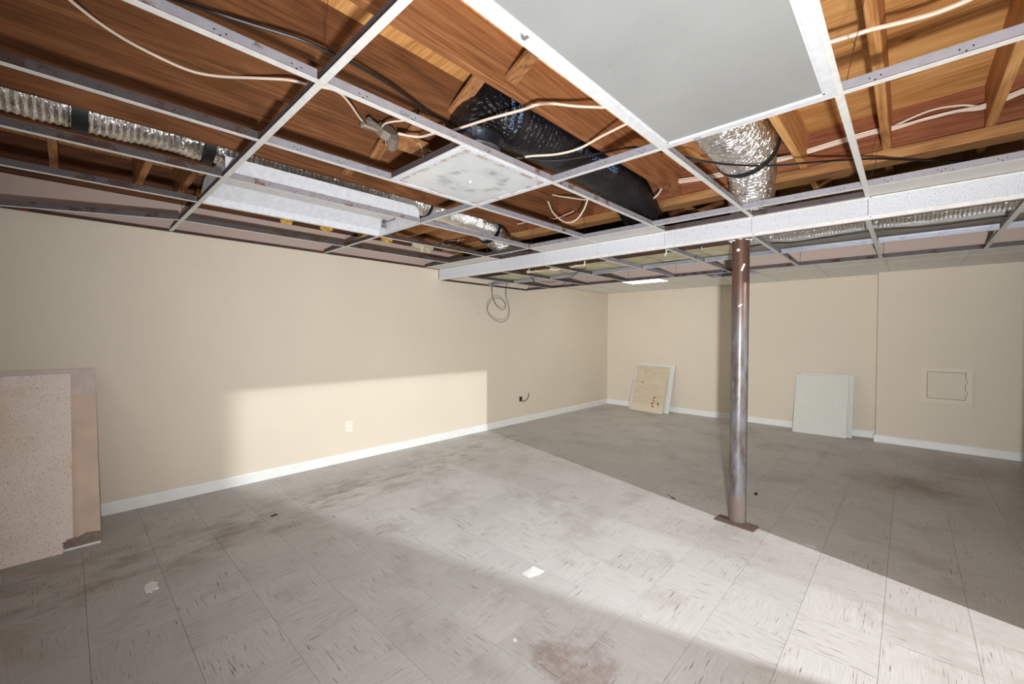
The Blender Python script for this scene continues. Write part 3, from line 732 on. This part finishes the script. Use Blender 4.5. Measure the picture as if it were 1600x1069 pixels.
# supply trunk inside the soffit
TR = empty('supply_trunk', (2.4, 4.0, 2.15), 'rectangular supply duct with foil wrap and duct board inside the soffit', 'duct')
MB().box(.25, 3.30, 3.66, 4.05, 2.082, 2.36).build('duct_board', M['board'], TR)
MB().box(.25, 3.30, 3.645, 3.659, 2.084, 2.36).build('side_wrap', M['steelbrown'], TR)
MB().box(.25, 4.9, 4.12, 4.65, 2.135, 2.36).build('metal_duct', M['ductgrey'], TR)
b, q_ = ridged([(3.31, 3.835, 2.275), (4.1, 3.84, 2.27), (4.9, 3.835, 2.275)], .168, .02, .016, 48, .03, 21); b.build('foil_wrap', M['foil2'], TR, True)
for x in (1.4, 2.1, 2.55, 3.0):
    MB().box(x, x+.004, 3.66, 4.05, 2.0805, 2.083).build('seam', M['wire'], TR)
for i, (x, m) in enumerate(((1.15, 'board'), (1.9, 'paper'), (2.75, 'paper'), (3.05, 'foil2'))):
    MB().tube(smoothpath([(x, 3.64, 2.12), (x+.01, 3.63, 2.09), (x-.01, 3.64, 2.06)], 4), .006, 6).build('torn_tape', M[m], TR)
for i in range(9):   # crumpled wrap hanging under the board near the left end
    x = .9+i*.11; MB().tube(smoothpath([(x, 3.66+.03*math.sin(i*2), 2.085), (x+.05, 3.68, 2.070+.006*math.sin(i)), (x+.12, 3.67+.02*math.sin(i*3), 2.083)], 5), .012, 7).build('loose_wrap', M['board'], TR)
SB = tag(MB().box(.0, 4.94, 3.31, 3.395, 2.063, 2.074).box(.0, 4.94, 3.347, 3.358, 2.074, 2.14).box(.0, 4.94, 3.31, 3.395, 2.14, 2.152).build('steel_beam', M['steelbrown']), 'dark brown steel beam carried by the round post', 'beam')

# ------------------------------------------------------------------ steel post
px_, py_ = 3.432, 3.345
SP = empty('support_post', (px_, py_, 0), 'round rusty steel support post on a flat base plate', 'post')
b = MB(); b.tube([(px_, py_, z) for z in (.008, .5, 1, 1.5, 2.045)], .0565, 40); b.build('pipe', M['post'], SP, True)
ca, sa = math.cos(.10), math.sin(.10)
MB().obox((px_+.006, py_-.055, .005), (.132*ca, -.132*sa, 0), (.05*sa, .05*ca, 0), (0, 0, .005)).build('base_plate', M['plate'], SP)
MB().obox((px_, py_, 2.0535), (.085, 0, 0), (0, .06, 0), (0, 0, .0085)).build('top_plate', M['plate'], SP)
d = (CAM-Vector((px_, py_, CAM.z))).normalized(); sd = Vector((-d.y, d.x, 0))
def onpost(a, z, r=.0572):
    q = d*math.cos(a)+sd*math.sin(a); return Vector((px_, py_, z))+q*r, q
p, q = onpost(-.3 if sd.dot(RT) > 0 else .3, 1.965); b = MB(); b.cyl(p-q*.002, p+q*.004, .012, .009, seg=14); b.build('bolt', M['paper'], SP)
for a, z, l in ((.25, 1.84, .05), (.0, 1.57, .018)):
    a = a if sd.dot(RT) > 0 else -a
    p, q = onpost(a, z); b = MB(); b.obox(p, q*.0012, q.cross(Vector((0,0,1)))*.006+Vector((0,0,.002)), Vector((0,0,l/2))+q.cross(Vector((0,0,1)))*(-.01)); b.build('paint_scrape', M['paper'], SP)
b = MB()
for k in range(9):
    a = k*.7; b.obox((px_+.06*math.cos(a)*1.1, py_+.055*math.sin(a), 2.041+.003*math.sin(k*3)), (.012, .003*k % .01, 0), (0, .008, .002), (0, 0, .004))
b.build('plaster_crumbs', M['filler'], SP)

# ------------------------------------------------------------------ cables
def cable(name, pts, r, m, label, group=None, n=8):
    b = MB(); b.tube(smoothpath(pts, n), r, 7); o = b.build(name, M[m], None, True); return tag(o, label, 'cable', group)
zc = ZJ-.006
cable('cable', onz([(95, -12), (150, 32), (210, 70), (290, 108), (340, 119), (400, 122), (450, 125), (485, 133), (525, 142), (545, 160), (565, 188), (583, 203)], zc), .0055, 'nm', 'thin pale cable stapled across the dark joists at the upper left')
cable('black_coax_cable', onz([(255, -6), (330, 18), (400, 40), (470, 62), (520, 84), (560, 104), (620, 140), (665, 172), (700, 192), (735, 212)], 2.395) + onz([(775, 232), (820, 246), (860, 251), (900, 247), (950, 237)], 2.36) + onz([(990, 230), (1030, 236), (1060, 243)], 2.33) + onz([(1095, 251), (1140, 257), (1180, 259), (1220, 258), (1255, 255)], 2.288) + onz([(1290, 252), (1370, 248), (1450, 251), (1520, 251), (1620, 244)], 2.36), .0058, 'rubber', 'long black cable strung below the joists past both ducts')
cable('cable', onz([(622, 209), (655, 214), (680, 208), (703, 205), (760, 187), (815, 172), (838, 164)], 2.37)+onz([(862, 162), (900, 166), (945, 168)], 2.43), .0062, 'nm', 'white cable from the junction box crossing in front of the black duct')
cable('cable', onz([(800, 249), (830, 244), (870, 241)], 2.362)+onz([(905, 232)], 2.38)+onz([(940, 213)], 2.42)+onz([(980, 193)], 2.445), .0062, 'nm', 'white cable rising across the joist right of the black duct')
cable('cable', onz([(1290, 68), (1330, 56), (1362, 46), (1400, 37), (1460, 21), (1520, -3), (1560, -25)], zc), .0075, 'nm', 'flat white cable stapled under the joist at the upper right')
# bundle through the joists along the girder
bundle = [(1030, 293), (1060, 284), (1100, 278), (1150, 268), (1200, 254), (1245, 242), (1310, 222), (1362, 207), (1385, 203), (1450, 184), (1500, 172), (1540, 166), (1600, 142), (1640, 130)]
for k, (dy, sg) in enumerate(((0, 0), (-3.0, 5), (2.6, -1), (-1.2, -9))):
    pts = [on(x, y+dy+sg*max(0, math.sin((x-1385)/150*math.pi)) * (1 if 1385 < x < 1535 else 0), 1, 3.30+.012*k) for x, y in bundle]
    cable('cable', pts, .0058, 'nm', ['pale cable of the bundle running along the girder at the right, middle one', 'topmost pale cable of the bundle along the girder', 'lowest pale cable of the bundle along the girder', 'slack pale cable of the bundle bowing above the others along the girder'][k], 'cable bundle along the girder')
cable('cable', [on(x, y, 1, 2.75) for x, y in ((850, 300), (856, 314), (864, 332), (878, 345), (890, 348), (902, 342), (912, 328), (918, 313))], .0055, 'nm', 'white cable hanging in a loop right of the diffuser')
cable('cable', [on(x, y, 1, 2.75) for x, y in ((832, 297), (860, 304), (890, 309), (918, 312), (940, 305), (965, 298))], .005, 'nm', 'white cable running level above the hanging loop by the black duct')
cable('cable', [on(x, y, 1, 3.22) for x, y in ((845, 336), (865, 342), (885, 335), (900, 328))], .005, 'nm', 'short white cable end by the girder below the loop')
cable('cable', [on(x, y, 1, 3.2) for x, y in ((796, 352), (815, 349), (832, 342))], .005, 'nm', 'short white cable end by the girder left of the loop')
for k, pts in enumerate((((672, 386), (690, 377), (715, 376), (735, 372)), ((694, 372), (691, 381), (704, 383), (697, 372), (712, 381), (719, 370)))):
    cable('thin_wire', [on(x, y, 0, .33) for x, y in pts], .003, 'nm', ['thin white wire trailing above the wall top left of the soffit', 'tangled thin white wire above the wall top left of the soffit'][k])
cable('looped_cable', [on(x, y, 0, .42) for x, y in ((787, 424), (778, 434), (772, 442), (769, 450), (769, 458), (771, 468), (775, 477), (780, 482), (785, 484), (789, 482), (790, 476), (786, 470), (780, 466), (773, 466), (766, 471), (762, 479), (762, 487), (766, 494), (773, 500), (782, 503), (789, 502), (794, 496), (796, 487), (794, 475), (791, 464), (791, 452), (793, 442), (797, 434), (804, 427))], .0035, 'rubber', 'black cord hanging in loops below the soffit at the left wall', None, 6)
cable('draped_cable', [on(x, y, 1, yy) for x, y, yy in ((812, 424, 3.7), (822, 423, 3.75), (829, 431, 3.8), (836, 441, 3.85), (848, 447, 3.9), (862, 449.5, 3.9), (876, 447, 3.9), (888, 438, 3.85), (897, 430, 3.8), (905, 424, 3.8), (918, 417, 3.85), (935, 412, 3.95), (962, 409, 4.04), (985, 407.5, 4.06), (1010, 409, 4.06), (1040, 409.5, 4.07), (1068, 405, 4.07), (1100, 397, 4.05), (1135, 392, 4.05), (1200, 381, 4.03), (1240, 379, 4.04), (1300, 370, 4.03), (1370, 360, 4.0), (1450, 354, 4.03), (1520, 345, 4.03), (1580, 337, 4.03))], .0035, 'rubber', 'black cord draped through the soffit grid past the post', None, 6)

# ------------------------------------------------------------------ junction box cluster
jb = on(603, 207, 2, 2.435)
JB = empty('junction_box', jb, 'dusty metal junction box with clamps hanging at the joists above the open tiles', 'junction box')
b = MB(); u = Vector((0, 1, 0)); w = Vector((.8, 0, .6)); v3 = u.cross(w)
b.tube([jb-w*.02, jb+w*.025], .052, 8); b.build('octagon_box', M['boxsteel'], JB)
MB().cyl(jb+Vector((.03, .03, -.02)), jb+Vector((-.03, .05, -.055)), .03, .03, 12).build('round_cover', M['boxsteel'], JB)
for k, (dx, dy) in enumerate(((-.02, -.08), (.04, -.075), (-.05, .08))):
    p0 = jb+Vector((dx*.4, dy*.5, 0)); p1 = jb+Vector((dx, dy*1.5, .005))
    cl_ = MB().cyl(p0, p1, .013, .013, 10).build('cable_clamp', M['boxsteel'], JB)
    MB().cyl(p1, p1+(p1-p0).normalized()*.012, .017, .017, 6).build('lock_nut', M['clipmetal'], JB)
for k in range(3):
    q0 = jb+Vector((-.01+.01*k, 0, -.03)); MB().tube(smoothpath([q0, q0+Vector((-.02, .02-.02*k, -.025)), q0+Vector((-.03, .03, .0)), q0+Vector((-.01, .05, -.01))], 5), .0022, 5).build('wire_lead', M['fuzz'] if k == 0 else M['rubber'], JB)
MB().obox(jb+Vector((-.03, .17, .0)), (0, .10, 0), (.045, 0, .01), (0, 0, .018)).build('mount_block', M['brace'], JB)
cable('cable', [on(x, y, 2, 2.43) for x, y in ((597, 198), (602, 193), (615, 190), (635, 188), (655, 184))], .0045, 'nm', 'short white cable arching up from the junction box')
cable('cable', [on(x, y, 2, 2.42) for x, y in ((655, 224), (659, 232), (661, 242), (663, 252))], .004, 'nm', 'short white cable end dangling behind the diffuser')
cable('cable', [on(x, y, 2, 2.43) for x, y in ((650, 225), (665, 232), (680, 241), (700, 254))], .004, 'nm', 'thin white cable leading to the back of the diffuser')

# ------------------------------------------------------------------ yellow tufts standing in for light spots, and insulation, on the left wall top
rng = random.Random(4)
for k, (x, y) in enumerate(((317, 304), (448, 345), (511, 357), (566, 367), (604, 374), (662, 386), (716, 398))):
    c = on(x, y, 0, -.03); big = k == 5
    bm = bmesh.new(); bmesh.ops.create_icosphere(bm, subdivisions=3, radius=1)
    for v in bm.verts:
        n = v.co.normalized(); s_ = 1+.25*math.sin(n.x*7+k)+.2*math.sin(n.y*9+2*k)+.15*math.sin(n.z*13)
        v.co = Vector((n.x*.05, n.y*(.05 if not big else .13), n.z*(.035 if not big else .06)))*s_
    me = bpy.data.meshes.new('insulation_tuft'); bm.to_mesh(me); bm.free(); me.materials.append(M['fuzz'] if not big else M['board'])
    tag(place('insulation_tuft', me, c), ['yellow insulation tuft left of the dangling grid corner', 'yellow insulation tuft under the open trough, leftmost', 'yellow insulation tuft under the open trough, second from left', 'yellow insulation tuft under the right end of the open trough', 'yellow insulation tuft just right of the open trough', 'large pale insulation clump on the wall top left of the soffit', 'small insulation tuft on the wall top nearest the soffit'][k], 'insulation', 'insulation tufts on the left wall top')

# ------------------------------------------------------------------ leaning boards and tiles
def leaning(name, w, h, th, m, loc, lean, rz, label, group, jag=None, roll=0.0, parts=()):
    # local: width along X, height along Z, front face at -Y
    root = empty(name, loc, label, 'ceiling tile', group)
    outline = jag or [(-w/2, 0), (w/2, 0), (w/2, h), (-w/2, h)]
    b = MB(); b.prism([(p[0], p[1]) for p in outline], 1, 0, th)
    me = b.mesh('tile_body', m); o = bpy.data.objects.new('tile_body', me); COL.objects.link(o); o.parent = root
    for nm, bb, mm in parts:
        me = bb.mesh(nm, mm); q = bpy.data.objects.new(nm, me); COL.objects.link(q); q.parent = root
    root.rotation_euler = Matrix.Rotation(rz, 3, 'Z').to_4x4().to_euler() if False else (Matrix.Rotation(rz, 4, 'Z') @ Matrix.Rotation(-lean, 4, 'X') @ Matrix.Rotation(roll, 4, 'Y')).to_euler()
    return root
# left wall: local X -> world +Y, front faces +X.  rz = 90 deg maps X->Y, Y->-X
R90 = math.pi/2
la = math.asin(.535/1.2192)
back_parts = [('paper_end', MB().box(-.3048, .3048, -.0006, 0, 1.03, 1.2192), M['tile_tape']),
              ('torn_strip', MB().prism([(-.3048, .0), (.3048, 0), (.3048, .075), (.24, .085), (.2, .068), (.15, .08), (-.3048, .07)], 1, -.0006, 0), M['tile_fibre']),
              ('bottom_lip', MB().box(-.3048, .3048, -.001, .012, -.001, .012), M['paper'])]
leaning('ceiling_tile', .6096, 1.2192, .012, M['tile_back'], (.549, .136-.3048, .002), la, R90, 'brown backed ceiling board leaning on the left wall, behind the speckled one', 'tiles leaning on the left wall', None, 0, back_parts)
hw = .3048; jg = [(-hw, 0), (hw-.045, 0), (hw-.04, .012), (hw-.046, .02), (hw-.036, .028), (hw-.048, .04), (hw-.04, .05), (hw-.05, .062), (hw-.028, .066), (hw-.03, .074), (hw-.012, .076), (hw, .082), (hw, 1.19), (hw-.30, 1.19), (hw-.31, 1.183), (hw-.335, 1.181), (hw-.345, 1.188), (hw-.42, 1.19), (-hw, 1.19)]
leaning('ceiling_tile', .6096, 1.19, .014, M['tile_pink'], (.5745, .012-.3048, .002), la+.008, R90, 'stained speckled ceiling tile with broken corner leaning at the left edge', 'tiles leaning on the left wall', jg)
# far wall, beside the corner
L1 = .865
def far_tile(x0, x1, ybase, m, h, label, group, roll=0, th=.016, parts=(), ytop=None, rz=0.0):
    ln = math.asin(min(.9, ((ytop or YF-.03)-ybase)/h)); leaning('ceiling_tile', x1-x0, h, th, m, ((x0+x1)/2, ybase, .003), ln, rz, label, group, None, roll, parts)
def rust_spots():
    m = Mat('tan_board_with_rust', .9, 0, .15); v = m.coord('Object')
    base = m.ramp(m.noise(m.coord('Object', (1, 1, 4)), 4, 4, .6), [(.3, lin(186, 170, 144)), (.7, lin(200, 188, 166))])
    x = m.xyz(v); foot = m.mr(m.math('ADD', x[2], m.math('MULTIPLY', m.noise(v, 9, 3), .06)), .10, .2, 1, 0)
    base = m.mix(m.math('MULTIPLY', foot, .7), base, lin(206, 194, 174))
    for sx, sz, r in ((.11, .27, .018), (.10, .22, .016), (.085, .165, .022), (.19, .165, .022), (.20, .13, .012), (.105, .11, .018), (.125, .19, .012), (.17, .20, .008), (-.16, .52, .013), (-.12, .71, .014)):
        dd = m.n('ShaderNodeVectorMath', operation='DISTANCE'); m.set(dd.inputs[0], v); dd.inputs[1].default_value = (sx, 0, sz)
        q = m.math('ADD', dd.outputs['Value'], m.math('MULTIPLY', m.math('SUBTRACT', m.noise(v, 40, 2), .5), .02))
        base = m.mix(m.mr(q, r*.4, r*1.2, 1, 0), base, lin(112, 58, 28))
    m.col(base); return m.m
M['tan'] = rust_spots()
far_tile(.665, 1.345, 7.085, M['tile_white'], .862, 'clean white ceiling tile leaning behind the tan stained boards near the corner', 'tiles leaning by the far corner', .02)
far_tile(.615, 1.215, 7.035, M['tile_tape'], .80, 'yellowish board leaning between the white tile and the tan board near the corner', 'tiles leaning by the far corner', .03, .014, (), 7.27)
far_tile(.690, 1.275, 6.985, M['tan'], .83, 'tan board with rust brown spots leaning near the far corner', 'tiles leaning by the far corner', .02, .014, (), 7.235)
far_tile(3.20, 3.80, 7.10, M['tile_white'], .85, 'white speckled tile leaning on the far wall, rear one right of the post', 'tiles leaning right of the post', -.0)
far_tile(3.15, 3.745, 7.03, M['tile_white'], .83, 'white speckled tile leaning on the far wall, front one right of the post', 'tiles leaning right of the post', .0, .016, (), 7.27)

# ------------------------------------------------------------------ wall fittings
OU = empty('wall_outlet', (0, 2.048, .37), 'ivory duplex outlet on the left wall inside the bright patch', 'outlet')
MB().prism([(2.013, .312), (2.083, .312), (2.086, .315), (2.086, .427), (2.083, .430), (2.013, .430), (2.010, .427), (2.010, .315)], 0, .0, .005).build('cover_plate', M['plastic'], OU)
for z in (.345, .397):
    rc = MB().prism([(2.031, z-.012), (2.037, z-.017), (2.059, z-.017), (2.065, z-.012), (2.065, z+.012), (2.059, z+.017), (2.037, z+.017), (2.031, z+.012)], 0, .005, .008).build('receptacle', M['plastic'], OU)
    for dy in (-.007, .006): MB().box(.008, .0086, 2.048+dy-.0012, 2.048+dy+.0012, z-.002, z+.007).build('slot', M['dark'], rc)
MB().cyl((.005, 2.048, .371), (.007, 2.048, .371), .003, seg=8).build('screw', M['clipmetal'], OU)
EB = empty('electrical_box', (0, 4.775, .365), 'small open electrical box with a cable stub low on the left wall', 'electrical box')
fr = MB()
for a in ((4.742, 4.752, .325, .405), (4.80, 4.81, .325, .405), (4.752, 4.80, .325, .335), (4.752, 4.80, .395, .405)): fr.box(.0, .006, a[0], a[1], a[2], a[3])
fr.build('box_rim', M['boxsteel'], EB); MB().box(.0, .0015, 4.752, 4.80, .335, .395).build('recess', M['dark'], EB)
MB().tube(smoothpath([(.01, 4.79, .335), (.03, 4.83, .330), (.04, 4.88, .352), (.04, 4.915, .395), (.035, 4.925, .445)], 6), .006, 7).build('cable_stub', M['wire'], EB)
AP = empty('access_panel', (4.655, YJ, .785), 'beige square access panel with hinged door on the right wall section', 'access panel')
X0, X1, Z0, Z1 = 4.447, 4.868, .570, .985
dx0, dx1, dz0, dz1 = 4.495, 4.815, .615, .935
fr = MB(); ya, yb = YJ-.014, YJ
for a in ((X0, dx0, Z0, Z1), (dx1, X1, Z0, Z1), (dx0, dx1, Z0, dz0), (dx0, dx1, dz1, Z1)): fr.box(a[0], a[1], ya, yb, a[2], a[3])
fr.build('frame', M['panel_paint'], AP)
MB().box(dx0, dx1, YJ-.002, YJ, dz0, dz1).build('shadow_gap', M['dark'], AP)
dr = MB().box(dx0+.004, dx1-.004, YJ-.013, YJ-.003, dz0+.004, dz1-.004).build('door', M['wall_plain'], AP)
for z in (dz0+.08, dz1-.10): MB().box(dx1-.004, dx1+.010, YJ-.0152, YJ-.0135, z-.027, z+.027).build('hinge', M['wall_plain'], dr); MB().box(dx1+.010, dx1+.0125, YJ-.0150, YJ-.0138, z-.028, z+.028).build('hinge_gap', M['dark'], dr)

# ------------------------------------------------------------------ litter on the floor
def scrap(name, pts, label, cat, m='paper', th=.002, lift=()):
    n = len(pts); v = [(x, y, .0006+(lift[i] if i < len(lift) else 0)) for i, (x, y) in enumerate(pts)]
    v += [(x, y, z+th) for x, y, z in v]
    b = MB(); b.v = v; b.f = [tuple(range(n))[::-1], tuple(range(n, 2*n))]+[(i, (i+1) % n, n+(i+1) % n, n+i) for i in range(n)]; b.m = [0]*len(b.f)
    return tag(b.build(name, M[m]), label, cat)
fp_ = lambda q: [tuple(on(x, y, 2, 0))[:2] for x, y in q]
scrap('paper_scrap', fp_([(815, 897), (833, 886), (851, 893), (840, 899), (826, 904)]), 'white paper scrap lying in the bright band of floor', 'paper', 'paper', .0015, (0, .004, 0, 0, .003))
scrap('plaster_crumb', fp_([(225, 922), (227, 915), (233, 913), (237, 910), (242, 911), (247, 911), (246, 917), (248, 920), (241, 922), (238, 927), (232, 926), (229, 928)]), 'pale plaster crumb on the dark floor in front of the leaning boards', 'debris', 'paper', .006)
scrap('paper_bit', fp_([(801, 1000), (805, 997), (808, 1001), (804, 1004)]), 'tiny white bit on the shaded floor near the bottom', 'debris', 'paper', .002)
scrap('dark_chip', fp_([(1178, 771), (1183, 770), (1184, 774), (1179, 774)]), 'small black chip on the floor right of the post', 'debris', 'dark', .004)
scrap('dark_chip', fp_([(1042, 771), (1049, 777), (1056, 780), (1050, 779)]), 'thin dark splinter on the floor left of the post', 'debris', 'dark', .003)
scrap('dark_chip', fp_([(422, 807), (430, 803), (435, 804), (426, 808)]), 'dark debris flake on the grimy floor near the left wall', 'debris', 'wire', .002)
scrap('pale_smear', fp_([(1255, 850), (1262, 849), (1274, 853), (1276, 857), (1266, 855)]), 'pale scrap at the edge of the bright floor right of the post', 'debris', 'filler', .0015)
# pencil marks on a tee
def flat_text(txt, size, mtx, parent, m, name='pencil_mark'):
    cu = bpy.data.curves.new(name, 'FONT'); cu.body = txt; cu.size = size; cu.resolution_u = 2
    to = bpy.data.objects.new(name, cu); COL.objects.link(to); bpy.context.view_layer.update()
    me = bpy.data.meshes.new_from_object(to.evaluated_get(bpy.context.evaluated_depsgraph_get())); bpy.data.objects.remove(to)
    me.transform(mtx); me.materials.clear(); me.materials.append(M[m])
    o = bpy.data.objects.new(name, me); COL.objects.link(o); o.parent = parent; o.location = -root_loc(parent); return o
q = on(625, 176, 0, A(2)+.002)
flat_text('G.H', .02, Matrix.Translation((A(2)+.0018, q.y, ZC+.012)) @ Matrix(((0,0,1,0),(1,0,0,0),(0,1,0,0),(0,0,0,1))), G, 'pencil')
